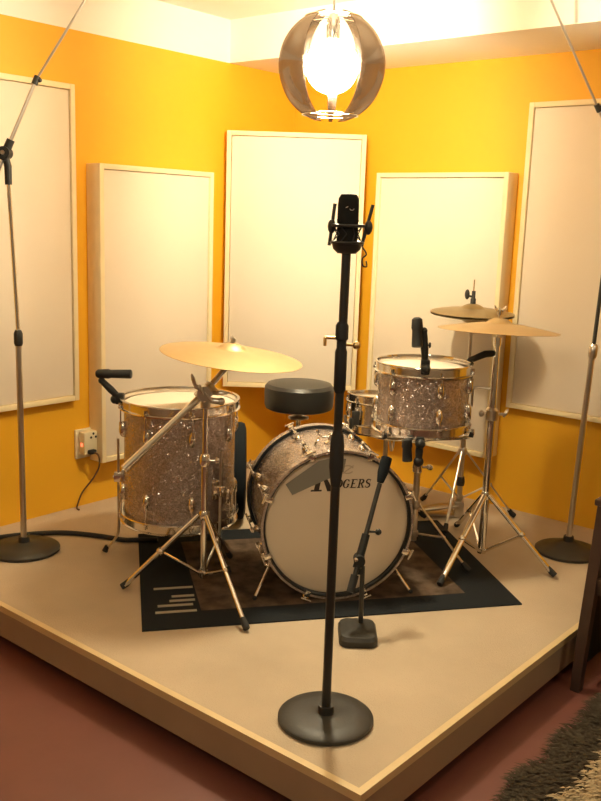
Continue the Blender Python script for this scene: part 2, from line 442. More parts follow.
# bass drum
BF = V((-1.530, -1.593, 0)); BK = V((-1.262, -1.270, 0))
ax = (BF - BK).normalized(); BL = .40; R0 = .276
zc = R0 + .016 + zr
bc = BF + Z * zc - ax * (BL + .02)
r = thing('bass_drum', 'silver sparkle bass drum lying on its side with lettered white front head', 'drum', ((BF.x + BK.x) / 2, (BF.y + BK.y) / 2, zr))
M = TM(bc, ax); Rm = M.to_3x3()
b = B(); b.lathe([(R0 - .008, 0), (R0, 0), (R0, BL), (R0 - .008, BL)], M, 96, True); link('shell', b, WRAP, r)
b = B(); b.lathe([(0, BL + .006), (R0 - .014, BL + .006), (R0 - .003, BL + .003), (R0 + .003, BL - .012), (R0 + .001, BL - .004)], M, 96); fh = link('front_head', b, BHEAD, r)
b = B(); b.lathe([(0, -.006), (R0 - .014, -.006), (R0 - .003, -.003), (R0 + .003, .012), (R0 + .001, .004)], M, 96); link('batter_head', b, HEAD, r)
for s in (1, -1):
    f = (lambda z: BL + z) if s > 0 else (lambda z: -z)
    b = B(); b.lathe([(R0 + .003, f(-.014)), (R0 + .016, f(-.014)), (R0 + .016, f(-.006)), (R0 + .016, f(.018)), (R0 + .016, f(.026)), (R0 + .007, f(.026)), (R0 + .003, f(.026))], M, 96, True)
    hp = link('hoop', b, [PLASTIC, WRAP], r)
    for p in hp.data.polygons:
        c = M.inverted() @ (p.center + root_loc(r)); rad = math.hypot(c.x, c.y)
        zz = c.z - BL if s > 0 else -c.z
        if rad > R0 + .010: p.material_index = 1
    b = B(); b.tube([M @ V(((R0 + .0025) * math.cos(2 * PI * k / 72), (R0 + .0025) * math.sin(2 * PI * k / 72), f(.010))) for k in range(72)], .0045, 8, closed=True)
    link('counter_ring', b, BLACKM, hp)
for s in (1, -1):
    for k in range(8):
        A = PI / 8 + k * PI / 4
        d = V((math.cos(A), math.sin(A), 0)); t = V((-d.y, d.x, 0)); F = Rm @ Matrix((t, d, V((0, 0, 1)))).transposed()
        zl = BL - .115 if s > 0 else .115
        zh = BL + .026 if s > 0 else -.026
        b = B(); b.ball(M @ (d * (R0 + .006) + V((0, 0, zl))), 1., F, (.014, .018, .024), 14); b.box(M @ (d * (R0 + .003) + V((0, 0, zl))), (.026, .012, .034), F, .003); b.cyl(M @ (d * (R0 + .030) + V((0, 0, zl - s * .012))), M @ (d * (R0 + .030) + V((0, 0, zl + s * .018))), .0075, n=10); b.box(M @ (d * (R0 + .02) + V((0, 0, zl))), (.010, .024, .014), F)
        lg = link('lug', b, CHROME, r)
        b = B(); b.cyl(M @ (d * (R0 + .030) + V((0, 0, zl))), M @ (d * (R0 + .030) + V((0, 0, zh + s * .012))), .0034, n=8)
        q = M @ (d * (R0 + .030) + V((0, 0, zh + s * .014))); b.tube([q - (Rm @ t) * .020, q + (Rm @ t) * .020], .0042, 8)
        if s < 0: pass
        link('tension_rod', b, CHROME, lg)
        b = B(); b.box(M @ (d * (R0 + .0245) + V((0, 0, zh - s * .012))), (.022, .016, .034), F, .003); b.box(M @ (d * (R0 + .014) + V((0, 0, zh + s * .0035))), (.020, .032, .006), F, .002)
        link('claw', b, CHROME, r)
# fittings on top: holder plate with wing screw
t0 = M @ (Rm.inverted() @ Z * R0 + V((0, 0, BL * .62)))
b = B(); b.lathe([(0, 0), (.030, 0), (.030, .008), (.014, .014), (.014, .040), (.010, .044), (0, .044)], Matrix.Translation(t0 - Z * .003), 20)
b.ball(t0 + Z * .03 + V((.03, -.02, 0)), .011); tm_ = link('tom_mount', b, CHROME, r)
b = B(); q = t0 + Z * .026; b.cyl(q, q + V((-.036, .02, 0)), .005); b.ball(q + V((-.052, .024, .016)), 1., frame((-.4, .2, .8)), (.011, .005, .022), 10); b.ball(q + V((-.050, .032, -.014)), 1., frame((-.4, .2, -.8)), (.011, .005, .022), 10); link('wing_screw', b, CHROME, tm_)
# spurs
for sg in (-1, 1):
    side = Rm.col[0] * sg
    p = bc + ax * (BL * .72) + side * (R0 * .80) - Z * (R0 * .60)
    q = V((p.x, p.y, 0)) + ax * .11 + side * .085; q.z = zr + .004
    b = B(); b.cyl(p + (q - p) * .0, q, .0065, n=10); sp = link('spur', b, CHROME, r)
    b = B(); b.cyl(p + (q - p) * -.02, p + (q - p) * .26, .013, n=12); b.ball(p + (q - p) * .2 + side * .012, .012); link('spur_bracket', b, CHROME, sp)
    b = B(); b.ball(q + Z * .004, .009); link('rubber_tip', b, RUBBER, sp)
# lettering and grey strip on the front head: u to the viewer's right, v up
hu = Z.cross(ax).normalized(); hv = Z
def on_head(u, v, dz): 
    m = Matrix((hu, hv, ax)).transposed().to_4x4(); m.translation = bc + ax * (BL + .006 + dz) + hu * u + hv * v; return m
K = 3.4 / 908
b = B(); b.poly([(-54 * K, 43 * K), (-47 * K, 32 * K), (4 * K, 55 * K), (6 * K, 68 * K), (-6 * K, 70 * K), (-22 * K, 66 * K)], on_head(0, 0, .0016), .0015); link('muffling_strip', b, FELT, fh)
def arc(cx, cy, rx, ry, a, bb, n=18): return [(cx + rx * math.cos(math.radians(a + (bb - a) * i / n)), cy + ry * math.sin(math.radians(a + (bb - a) * i / n))) for i in range(n + 1)]
def glyph(b, ch, x, y, w, h, M, t=.0012):
    def S(p): return [(x + (px * w) + .20 * py * h, y + py * h) for px, py in p]
    th = .20 * w
    def rib(p, ws): b.ribbon(S(p), ws, M, t)
    if ch in 'ER':
        b.poly(S([(.16, 0), (.40, 0), (.40, 1), (.16, 1)]), M, t)
        b.poly(S([(.02, 0), (.54, 0), (.54, .06), (.02, .06)]), M, t); b.poly(S([(.02, .94), (.50, .94), (.50, 1), (.02, 1)]), M, t)
    if ch == 'E':
        b.poly(S([(.38, .92), (.90, .92), (.92, .70), (.96, 1), (.38, 1)]), M, t); b.poly(S([(.38, .46), (.66, .46), (.68, .36), (.70, .64), (.66, .54), (.38, .54)]), M, t)
        b.poly(S([(.38, 0), (.96, 0), (1.0, .32), (.92, .09), (.38, .09)]), M, t)
    if ch == 'R':
        p = [(.38, .96)] + arc(.50, .74, .36, .22, 90, -90) + [(.38, .52)]
        n = len(p); rib(p, [.08 * w + .20 * w * math.sin(PI * i / (n - 1)) for i in range(n)])
        b.poly(S([(.44, .52), (.64, .52), (1.06, .06), (1.12, 0), (.82, 0)]), M, t)
    if ch in 'OG':
        a, e = (0, 360) if ch == 'O' else (48, 318)
        p = arc(.5, .5, .42, .47, a, e, 30); n = len(p)
        rib(p, [.07 * w + .20 * w * abs(math.cos(math.radians(a + (e - a) * i / (n - 1)))) for i in range(n)])
        if ch == 'G':
            b.poly(S([(.72, .08), (.92, .12), (.92, .44), (.72, .44)]), M, t); b.poly(S([(.58, .42), (1.02, .42), (1.02, .48), (.58, .48)]), M, t)
            b.poly(S([(.74, .80), (.86, .66), (.88, .98)]), M, t)
    if ch == 'S':
        p = arc(.48, .74, .30, .22, 40, 270, 14) + arc(.48, .26, .34, .24, 90, -140, 14); n = len(p)
        rib(p, [.08 * w + .18 * w * math.sin(PI * i / (n - 1)) for i in range(n)])
        b.poly(S([(.70, .92), (.80, .66), (.82, .98)]), M, t); b.poly(S([(.12, .30), (.14, .02), (.24, .10)]), M, t)
b = B(); MM = on_head(0, 0, .0002)
LM = on_head(0, 0, .0002)
glyph(b, 'R', -29 * K, 35 * K, 21 * K, 27 * K, LM, .0008)
for i, ch in enumerate('OGERS'):
    glyph(b, ch, (-4.0 + i * 7.4) * K, 38.0 * K, 6.4 * K, 9.0 * K, MM)
link('lettering', b, INK, fh)
b = B(); b.ribbon(arc(8 * K, 57 * K, 6 * K, 4 * K, 20, 330, 20), 1.2 * K, MM, .0006); b.ribbon([(3 * K, 53 * K), (14 * K, 61 * K)], 1.2 * K, MM, .0006); link('faded_emblem', b, FAINT, fh)

# floor tom
FT = V((-1.616, -.814, 0)); FR = .228; F0, F1 = .190, .655
r = thing('floor_tom', 'tall silver sparkle floor tom on three thin legs', 'drum', (FT.x, FT.y, 0))
tom(r, FT + Z * F0, Z, FR, F1 - F0, 8, WRAP, off=.25, lugz=(.10, .10))
toC = V((-.77, -.64, 0)); rt = V((.645, -.764, 0))
for dv in ((-rt * .92 + toC * .05), (rt * .6 + toC * .55).normalized() * 1., (rt * .35 - toC * .95)):
    d = dv.normalized(); p = FT + d * (FR + .026)
    zrug = .010
    b = B(); foot = p + d * .055
    b.tube(spline([p + Z * .50, p + Z * .30, p + Z * .12, p + Z * .075 + d * .008, p + Z * .035 + d * .035, foot + Z * .018]), .0055, 10); lg = link('leg', b, STEEL, r)
    b = B(); b.cyl(foot + Z * .0055 + d * .004, foot + Z * .030 - d * .006, .0125, .009); link('rubber_foot', b, RUBBER, lg)
    F = Matrix((V((-d.y, d.x, 0)), d, Z)).transposed()
    b = B(); b.box(FT + d * (FR + .004) + Z * .335, (.05, .014, .075), F, .004); b.box(p + Z * .335, (.026, .036, .040), F, .004); b.cyl(p + Z * .335, p + d * .022 + Z * .335, .006); link('leg_bracket', b, CHROME, r)

# rack tom
RT = V((-.989, -1.586, 0)); RR = .182
r = thing('rack_tom', 'small silver sparkle tom raised on a stand beside the bass drum', 'drum', (RT.x, RT.y, .6))
tom(r, RT + Z * .612, Z, RR, .228, 6, WRAP, off=.42, lugz=(.062, .062))
def tripod(root, C, zh, zl, feet, rl=.008, rb=.005, mt=CHROME, rls=None, zfoot=.006):
    """legs from a collar at zh to the feet, braces from a lower collar at zl"""
    C = V((C[0], C[1], 0))
    for kf, f in enumerate(feet):
        rl = rls[kf] if rls else rl
        fx = V((f[0], f[1], zfoot + .012)); d = V((f[0] - C.x, f[1] - C.y, 0)).normalized()
        p = C + d * .018 + Z * zh
        b = B(); b.tube([p, p + (fx - p) * .5, fx], rl, 10, flat=.75); lg = link('leg', b, mt, root)
        b = B(); e = (fx - p).normalized(); b.tube([fx - e * .030, fx - e * .006, fx + d * .012 - Z * .007], [.010, .013, .0125], 12); link('rubber_foot', b, RUBBER, lg)
        m_ = p + (fx - p) * .52
        b = B(); b.tube([C + d * .014 + Z * zl, m_], rb, 8); b.ball(m_, rl * 1.25, n=10); link('brace', b, mt, root)
    b = B(); b.lathe([(0, -.018), (.017, -.018), (.021, -.010), (.021, .010), (.017, .018), (0, .018)], Matrix.Translation(C + Z * zh), 20); link('leg_collar', b, mt, root)
    b = B(); b.lathe([(0, -.012), (.018, -.012), (.020, 0), (.018, .012), (0, .012)], Matrix.Translation(C + Z * zl), 20)
    link('brace_collar', b, mt, root)

# stand of the rack tom
r = thing('tom_stand', 'chrome basket stand holding up the small sparkle tom', 'stand', (RT.x, RT.y, 0))
fe = [RT + V((.24 * math.cos(a), .24 * math.sin(a), zr)) for a in (-1.35, .74, 2.84)]
b = B(); b.cyl(RT + Z * .10, RT + Z * .43, .0135); link('lower_tube', b, STEEL, r)
b = B(); b.cyl(RT + Z * .40, RT + Z * .535, .010); link('upper_tube', b, CHROME, r)
b = B(); b.lathe([(0, -.02), (.020, -.02), (.022, 0), (.020, .022), (0, .022)], Matrix.Translation(RT + Z * .42), 20); b.cyl(RT + Z * .42, RT + Z * .42 + rt * .045, .005); b.ball(RT + Z * .42 + rt * .05, 1., scale=(.007, .016, .012)); link('height_clamp', b, CHROME, r)
tripod(r, RT, .26, .13, fe, .0065, .0045, STEEL, zfoot=.011)
for k in range(3):
    A = .9 + k * 2 * PI / 3; d = V((math.cos(A), math.sin(A), 0))
    b = B(); b.tube(spline([RT + Z * .53, RT + d * .06 + Z * .545, RT + d * .16 + Z * .560, RT + d * .212 + Z * .575, RT + d * .216 + Z * .605]), .0065, 8); ar = link('basket_arm', b, CHROME, r)
    b = B(); b.tube([RT + d * .210 + Z * .572, RT + d * .214 + Z * .590], .010, 10); link('rubber_grip', b, RUBBER, ar)

# snare
SN = V((-.665, -1.200, 0)); SR = .176
r = thing('snare_drum', 'shallow chrome snare drum half hidden behind the small sparkle tom', 'drum', (SN.x, SN.y, .5))
sa = V((.09, .03, 1)).normalized()
MS = tom(r, SN + Z * .474, sa, SR, .125, 8, CHROME, off=.2, single=True)
toC2 = (V((-4.121, -3.547, 0)) - SN); toC2.z = 0; toC2.normalize()
q = SN + Z * .530 + (-rt * .80 + toC * .55).normalized() * (SR + .012)
b = B(); b.box(q, (.035, .020, .075), Matrix((rt, toC, Z)).transposed(), .004); b.box(q - rt * .02 - Z * .02, (.016, .03, .05), Matrix((rt, toC, Z)).transposed(), .004); link('strainer', b, BLACKM, r)
r = thing('snare_stand', 'low chrome tripod stand under the chrome snare drum', 'stand', (SN.x, SN.y, 0))
b = B(); b.cyl(SN + Z * .07, SN + Z * .42, .011); link('tube', b, STEEL, r)
tripod(r, SN, .22, .09, [SN + V((.22 * math.cos(a), .22 * math.sin(a), zr)) for a in (1.3, 3.3, 5.75)], .0065, .0045, STEEL, zfoot=.011)
for k in range(3):
    A = .4 + k * 2 * PI / 3; d = V((math.cos(A), math.sin(A), 0)); ez = .462 + -.09 * d.x - .03 * d.y - .012
    b = B(); b.tube(spline([SN + Z * .415, SN + d * .06 + Z * .43, SN + d * .15 + Z * (ez - .03), SN + d * .200 + Z * ez, SN + d * .206 + Z * (ez + .03)]), .006, 8); link('basket_arm', b, STEEL, r)

# ------------------------------------------------------------------ cymbals and their stands
def cym_profile(R, bell=.055, rise=.030, bh=.022, th=.0014):
    up = [(.0055, rise + bh)]
    for i in range(1, 7):
        a = i / 6; up.append((.0055 + (bell - .0055) * a, rise + bh * math.cos(a * PI / 2) ** .8 if i < 6 else rise + .0005))
    for i in range(1, 13):
        a = i / 12; up.append((bell + (R - bell) * a, rise * (1 - a ** 1.35)))
    dn = [(q, z - th) for q, z in reversed(up)]
    return up + dn
def cymbal(label, C, axis, R, m, name='cymbal', group=None, flip=False, **k):
    b = B(); M = TM(C, axis)
    p = cym_profile(R, **k)
    if flip: p = [(q, -z) for q, z in p]
    b.lathe(p, M, 80, True)
    o = link(name, b, m, None, C, sharp=.9); tag(o, label, 'cymbal', group); return o

# left crash and its boom stand
CS = V((-1.806, -1.160, 0)); TL = CS + Z * .777
tail = TL + V((-.307, .096, -.258)); endp = TL + V((.098, -.040, .115))
cc = TL + V((.101, -.034, .148))
ca = (V((-.64, -.56, 0)) * .03 + rt * .100 + Z).normalized()
cymbal('large pale bronze crash cymbal tilted on a boom above the floor tom', cc - ca * .020, ca, .268, BRASS, group='cymbals of the kit')
r = thing('cymbal_stand', 'chrome boom cymbal stand with a long slanted arm, in front of the floor tom', 'stand', CS, 'chrome cymbal stands')
b = B(); b.cyl(CS + Z * .045, CS + Z * .52, .0125); link('lower_tube', b, CHROME, r)
b = B(); b.cyl(CS + Z * .50, CS + Z * .755, .0095); link('upper_tube', b, CHROME, r)
b = B(); b.lathe([(0, -.022), (.017, -.022), (.020, -.01), (.020, .016), (.014, .026), (0, .026)], Matrix.Translation(CS + Z * .515), 20); b.cyl(CS + Z * .515, CS + Z * .515 + rt * .04, .005); b.ball(CS + Z * .515 + rt * .046, 1., scale=(.006, .012, .014)); link('height_clamp', b, CHROME, r)
F = frame(tail - TL)
b = B(); b.cyl(TL - Z * .06, TL + Z * .012, .019); b.cyl(TL - toC * .030, TL + toC * .040, .027, n=20); b.box(TL, (.044, .044, .075), F, .006); b.cyl(TL - Z * .03, TL - Z * .034 + rt * .055, .012); b.ball(TL - Z * .034 + rt * .058, .015)
tt = link('tilter', b, STEEL, r)
b = B(); q = TL + toC * .036; b.cyl(q, q + toC * .012, .007); b.ball(q + toC * .016 + Z * .018 - rt * .01, 1., frame((rt * -.4 + Z)), (.008, .006, .022), 10); b.ball(q + toC * .016 - Z * .014 + rt * .02, 1., frame((rt * -.8 + Z)), (.008, .006, .020), 10)
b.ball(TL + Z * .040 - rt * .045, 1., frame((-.3, .1, 1)), (.010, .008, .030), 10); b.cyl(TL, TL + Z * .022 - rt * .040, .009); b.ball(TL + Z * .002 + rt * .062 + toC * .02, 1., frame(rt), (.010, .008, .026), 10); b.cyl(TL, TL + rt * .05 + toC * .02, .008); link('wing_screw', b, STEEL, tt)
b = B(); b.tube([tail, TL - (TL - tail).normalized() * .045, TL, endp], [.0150, .0140, .0120, .0105], 14); link('boom_arm', b, CHROME, r)
b = B(); b.tube([endp - (endp - TL).normalized() * .012, endp, cc - ca * .002, cc + ca * .050], [.012, .010, .0042, .0040], 10); b.lathe([(0, -.020), (.015, -.020), (.015, -.004), (0, -.004)], TM(cc - ca * .008, ca), 16); link('tilter_rod', b, STEEL, r)
b = B(); b.ball(cc + ca * .046 - rt * .006, 1., frame(ca), (.013, .006, .014), 10); b.lathe([(0, 0), (.008, 0), (.008, .014), (0, .014)], TM(cc + ca * .034, ca), 12); link('wing_nut', b, STEEL, r)
tripod(r, CS, .300, .065, [(-2.024, -.957), (-1.958, -1.53), (-1.52, -1.02)], .0105, .006, CHROME, rls=(.0135, .0080, .0080), zfoot=.009)

# ride and its straight stand
RS = V((-.728, -1.772, 0))
rc_ = RS + Z * 1.015
ra = (Z + rt * .02 - toC * .045).normalized()
cymbal('large pale bronze ride cymbal on the heavy stand, lowest and farthest to the right', rc_ - Z * .022, ra, .250, BRASS, group='cymbals of the kit')
r = thing('cymbal_stand', 'heavy straight chrome cymbal stand with tripod legs at the right of the kit', 'stand', RS, 'chrome cymbal stands')
b = B(); b.cyl(RS + Z * .03, RS + Z * .645, .0165); link('lower_tube', b, CHROME, r)
b = B(); b.cyl(RS + Z * .62, RS + Z * .945, .0165, .013); link('upper_tube', b, CHROME, r)
b = B(); b.lathe([(0, -.026), (.024, -.026), (.027, -.012), (.027, .016), (.018, .028), (0, .028)], Matrix.Translation(RS + Z * .640), 20); b.cyl(RS + Z * .64 - rt * .045, RS + Z * .64 + rt * .05, .006); b.ball(RS + Z * .645 + rt * .058, 1., frame(Z + rt * .5), (.009, .007, .022), 10); b.ball(RS + Z * .64 - rt * .045, 1., scale=(.012, .012, .014)); link('height_clamp', b, STEEL, r)
b = B(); b.cyl(RS + Z * .93, RS + Z * .965, .018); b.cyl(RS + Z * .955, RS + Z * 1.085, .0042); b.lathe([(0, 0), (.017, 0), (.017, .014), (0, .014)], Matrix.Translation(RS + Z * .978), 16); link('tilter_rod', b, CHROME, r)
b = B(); b.ball(RS + Z * 1.082 - rt * .016, 1., frame(Z - rt * .5), (.010, .006, .017), 10); b.ball(RS + Z * 1.082 + rt * .018, 1., frame(Z + rt * .6), (.010, .006, .017), 10); b.lathe([(0, 0), (.010, 0), (.010, .02), (0, .02)], Matrix.Translation(RS + Z * 1.058), 12); link('wing_nut', b, CHROME, r)
b = B(); pa = V((-.815, -1.700, .868)); pb = RS + Z * .900
b.tube([pa - V((.010, -.010, .014)), pa, pa + (pb - pa) * .55 + Z * .008, pb - (pb - pa).normalized() * .012], [.010, .013, .015, .013], 12); link('side_arm', b, BLACKM, r)
b = B(); q = RS + Z * .745; b.tube(spline([q, q - rt * .07 + Z * .006, q - rt * .086, q - rt * .088 - Z * .03, q - rt * .088 - Z * .075]), .0052, 8); link('hook_rod', b, STEEL, r)
tripod(r, RS, .285, .035, [(-.723, -2.099), (-1.130, -1.815), (-.47, -1.50)], .0125, .0075, CHROME, zfoot=.009)

# hi-hat
HH = V((-.312, -1.412, 0)); hz_ = 1.005
cymbal('darker bronze top hi-hat cymbal, the upper one of the pair under the clutch', HH + Z * (hz_ + .006), (V(toC) * .03 + Z), .196, DBRASS, 'hi_hat_cymbal', 'hi-hat pair', rise=.022, bh=.020)
cymbal('darker bronze bottom hi-hat cymbal, upturned under its twin', HH + Z * (hz_ - .004), (V(toC) * .03 + Z), .196, DBRASS, 'hi_hat_cymbal', 'hi-hat pair', flip=True, rise=.022, bh=.020)
r = thing('hi_hat_stand', 'slim chrome hi-hat stand with thin pull rod behind the small tom', 'stand', HH)
b = B(); b.cyl(HH + Z * .06, HH + Z * .72, .013); link('lower_tube', b, STEEL, r)
b = B(); b.cyl(HH + Z * .70, HH + Z * .955, .009); link('upper_tube', b, STEEL, r)
b = B(); b.cyl(HH + Z * .95, HH + Z * 1.165, .0030, n=8); link('pull_rod', b, CHROME, r)
b = B(); b.lathe([(.0045, 0), (.013, 0), (.013, .022), (.009, .028), (.009, .060), (.0045, .060)], Matrix.Translation(HH + Z * 1.052), 16, True); b.ball(HH + Z * 1.095 - rt * .030, 1., scale=(.012, .012, .024)); b.cyl(HH + Z * 1.085 - rt * .006, HH + Z * 1.09 - rt * .03, .005); link('clutch', b, BLACKM, r)
b = B(); b.lathe([(0, 0), (.022, 0), (.030, .012), (.016, .016), (0, .016)], Matrix.Translation(HH + Z * .950), 20); link('cymbal_seat', b, STEEL, r)
b = B(); b.lathe([(0, -.02), (.018, -.02), (.020, 0), (.016, .02), (0, .02)], Matrix.Translation(HH + Z * .71), 16); b.lathe([(0, -.022), (.020, -.022), (.022, 0), (.018, .022), (0, .022)], Matrix.Translation(HH + Z * .185), 16); link('height_clamp', b, BLACKM, r)
tripod(r, HH, .335, .10, [HH + V((.27 * math.cos(a), .27 * math.sin(a), 0)) for a in (3.45, 5.45, 1.25)], .0065, .0045, STEEL)
b = B(); fd = (V((-.62, -.99, 0)) - HH); fd.z = 0; fd.normalize(); F = Matrix((V((-fd.y, fd.x, 0)), fd, Z)).transposed()
b.box(HH + fd * .10 + Z * .045, (.075, .20, .012), F @ Matrix.Rotation(-.18, 3, 'X'), .003); b.box(HH + fd * .12 + Z * .010, (.05, .24, .010), F, .002); b.box(HH + Z * .045, (.06, .045, .075), F, .004); link('pedal', b, STEEL, r)

# ------------------------------------------------------------------ throne
TH = V((-.81, -.78, 0))
r = thing('drum_throne', 'round black padded drum stool behind the bass drum', 'stool', TH)
b = B(); b.lathe([(0, .515), (.150, .515), (.162, .521), (.167, .537), (.169, .590), (.167, .622), (.154, .638), (.10, .647), (0, .649)], Matrix.Translation(TH), 64); link('seat', b, VINYL, r)
b = B(); b.cyl(TH + Z * .08, TH + Z * .40, .016); b.cyl(TH + Z * .38, TH + Z * .52, .012); link('column', b, CHROME, r)
b = B(); b.lathe([(0, 0), (.05, 0), (.05, .008), (.02, .014), (.02, .05), (0, .05)], Matrix.Translation(TH + Z * .466), 20); link('seat_plate', b, STEEL, r)
tripod(r, TH, .25, .10, [TH + V((.20 * math.cos(a), .20 * math.sin(a), 0)) for a in (2.9, 5.0, .8)], .009, .006, CHROME)

# ------------------------------------------------------------------ round case behind the floor tom
CA = V((-1.118, -.645, 0)); cr = .232
n_ = V((.70, -.71, 0)).normalized()
r = thing('drum_case', 'round dark navy case standing on edge behind the floor tom', 'case', CA)
b = B(); Mc = TM(CA + Z * (cr + .002), n_)
b.lathe([(0, -.058), (cr - .03, -.058), (cr - .006, -.050), (cr, -.035), (cr, .035), (cr - .006, .050), (cr - .03, .058), (0, .058)], Mc, 64); link('body', b, CASE, r)
b = B(); b.tube([Mc @ V(((cr + .002) * math.cos(2 * PI * k / 64), (cr + .002) * math.sin(2 * PI * k / 64), .0)) for k in range(64)], .004, 8, closed=True); link('zip', b, BLACKM, r)
b = B(); q = CA + Z * (cr * 2); fw_ = V((n_.y, -n_.x, 0)); b.tube(spline([q - fw_ * .07 - Z * .012, q - fw_ * .06 + Z * .02, q + Z * .03, q + fw_ * .06 + Z * .02, q + fw_ * .07 - Z * .012]), .007, 8); link('handle', b, CASE, r)

# ------------------------------------------------------------------ microphone stands
SG = 'tall round-base microphone stands'
def round_base(b, C, R, h=.030):
    b.lathe([(0, 0), (R - .004, 0), (R, .004), (R, .013), (R - .006, .018), (R * .6, .024), (R * .25, h), (.024, h + .004), (.022, h + .026), (0, h + .026)], Matrix.Translation(C), 72)

# centre
MC = V((-2.2145, -2.094, 0))
r = thing('microphone_stand', 'straight black microphone stand at the front of the platform, in front of bass drum', 'microphone stand', MC, SG)
b = B(); round_base(b, MC, .138, .022); link('base', b, IRON, r)
b = B(); b.cyl(MC + Z * .03, MC + Z * .78, .0130); link('lower_tube', b, BLACKM, r)
b = B(); b.lathe([(0, .705), (.013, .705), (.017, .735), (.0195, .760), (.0195, .820), (.016, .845), (.012, .860), (0, .862)], Matrix.Translation(MC), 24); link('clutch', b, RUBBER, r)
b = B(); b.cyl(MC + Z * .85, MC + rt * .003 + Z * 1.37, .0120); link('upper_tube', b, BLACKM, r)
b = B(); b.lathe([(0, .965), (.013, .965), (.0165, .975), (.0165, 1.075), (.013, 1.085), (.013, 1.105), (.0175, 1.11), (.0175, 1.145), (.012, 1.155), (0, 1.155)], Matrix.Translation(MC), 24); link('sleeve', b, PLASTIC, r)
b = B(); q = MC + Z * 1.112; b.tube(spline([q - rt * .012, q - rt * .035, q - rt * .043, q - rt * .044 - Z * .008, q - rt * .044 - Z * .022]), .0045, 8); b.cyl(q - Z * .016, q + rt * .036 - Z * .018, .004); b.ball(q + rt * .040 - Z * .018, .011, n=12); link('thumb_screw', b, GOLD, r)

MC = MC + rt * .003
r = thing('condenser_microphone', 'large black condenser microphone in a cradle on top of the straight black stand', 'microphone', MC + Z * 1.36)
b = B(); b.lathe([(0, 1.340), (.018, 1.340), (.026, 1.352), (.0275, 1.37), (.0275, 1.455), (.026, 1.474), (.020, 1.484), (0, 1.487)], Matrix.Translation(MC), 32)
b.lathe([(.0280, 1.415), (.0288, 1.418), (.0280, 1.421)], Matrix.Translation(MC), 32); mb = link('body', b, MICB, r)
b = B(); b.ribbon([(-.008, .0), (-.002, .003)], .002, Matrix((rt, Z, toC)).transposed().to_4x4(), .001)
for v in b.bm.verts: v.co += MC + Z * 1.450 + toC * .0272
b.ribbon(arc(.008, -.002, .005, .004, 180, 360, 8), .0018, Matrix.Translation(MC + Z * 1.450 + toC * .0272) @ Matrix((rt, Z, toC)).transposed().to_4x4(), .001); link('badge', b, STEEL, mb)
b = B()
for zz in (1.362, 1.405): b.tube([MC + V((.0415 * math.cos(2 * PI * k / 36), .0415 * math.sin(2 * PI * k / 36), zz)) for k in range(36)], .0042, 8, closed=True)
b.lathe([(0, 1.333), (.024, 1.334), (.036, 1.345), (.040, 1.362), (.036, 1.360), (.022, 1.342), (0, 1.340)], Matrix.Translation(MC), 32)
cr_ = link('shock_mount', b, BLACKM, r)
for s in (-1, 1):
    b = B()
    x0_, xk, x1_ = (.038, .054, .063) if s > 0 else (-.046, -.041, -.035)
    b.tube([MC + rt * x0_ + Z * 1.353, MC + rt * (x0_ * .55 + x1_ * .45) + Z * 1.40, MC + rt * x1_ + Z * 1.460], .0046, 8)
    b.ball(MC + rt * xk + Z * 1.402, 1., Matrix((rt, toC, Z)).transposed(), (.011, .014, .019), 12)
    link('cradle_arm', b, BLACKM, cr_)
b = B()
for k in range(8):
    A = k * PI / 4 + .2; d = V((math.cos(A), math.sin(A), 0)); d2 = V((math.cos(A + .4), math.sin(A + .4), 0))
    b.tube([MC + d * .041 + Z * 1.405, MC + d2 * .028 + Z * 1.384, MC + d * .041 + Z * 1.362], .0018, 6)
link('elastic_cord', b, RUBBER, cr_)
b = B(); q = MC + rt * .040 + Z * 1.352; b.tube(spline([q, q + rt * .012 - Z * .018, q + rt * .002 - Z * .030, q + rt * .004 - Z * .048, q + rt * .014 - Z * .050, q + rt * .012 - Z * .036]), .0022, 6); link('wire_loop', b, BLACKM, r)

# left boom stand
LS = V((-2.055, -.330, 0)); sw = V((-2.078, -.312, 1.630)); mid = V((-1.985, -.391, 1.907)); en = V((-1.841, -.579, 2.264)); tl = V((-2.130, -.270, 1.475))
r = thing('microphone_stand', 'chrome boom microphone stand at the left, boom rising towards the ceiling', 'microphone stand', LS, SG)
b = B(); round_base(b, LS, .148, .036); link('base', b, IRON, r)
b = B(); b.cyl(LS + Z * .05, LS + Z * .90, .0125); link('lower_tube', b, STEEL, r)
b = B(); b.lathe([(0, .875), (.014, .875), (.018, .885), (.018, .925), (.012, .94), (0, .94)], Matrix.Translation(LS), 20); link('clutch', b, BLACKM, r)
pt = V((sw.x + .006, sw.y - .006, 1.535))
b = B(); b.tube([LS + Z * .93, pt], .0085, 12); link('upper_tube', b, CHROME, r)
b = B(); b.tube([pt - Z * .025, pt + Z * .045, sw - Z * .01], [.0135, .0145, .013], 14); b.cyl(sw - toC * .022, sw + toC * .030, .024, n=22); d = (mid - sw).normalized(); b.tube([sw - d * .03, sw + d * .055], [.017, .0155], 14); bs_ = link('swivel', b, PLASTIC, r)
b = B(); b.cyl(sw + toC * .03, sw + toC * .036, .009, n=14); link('screw', b, CHROME, bs_)
b = B(); b.tube([tl, sw, mid], [.0075, .0075, .0068], 12); link('boom_tube', b, STEEL, r)
b = B(); b.tube([mid, en], .0048, 10); link('boom_extension', b, STEEL, r)
b = B(); b.tube([mid - d * .018, mid + d * .016], .0125, 12); b.ball(mid + rt * .014, .009); link('boom_clamp', b, BLACKM, r)
b = B(); b.tube([tl - (sw - tl).normalized() * .07, tl], [.020, .020], 16); link('counterweight', b, IRON, r)

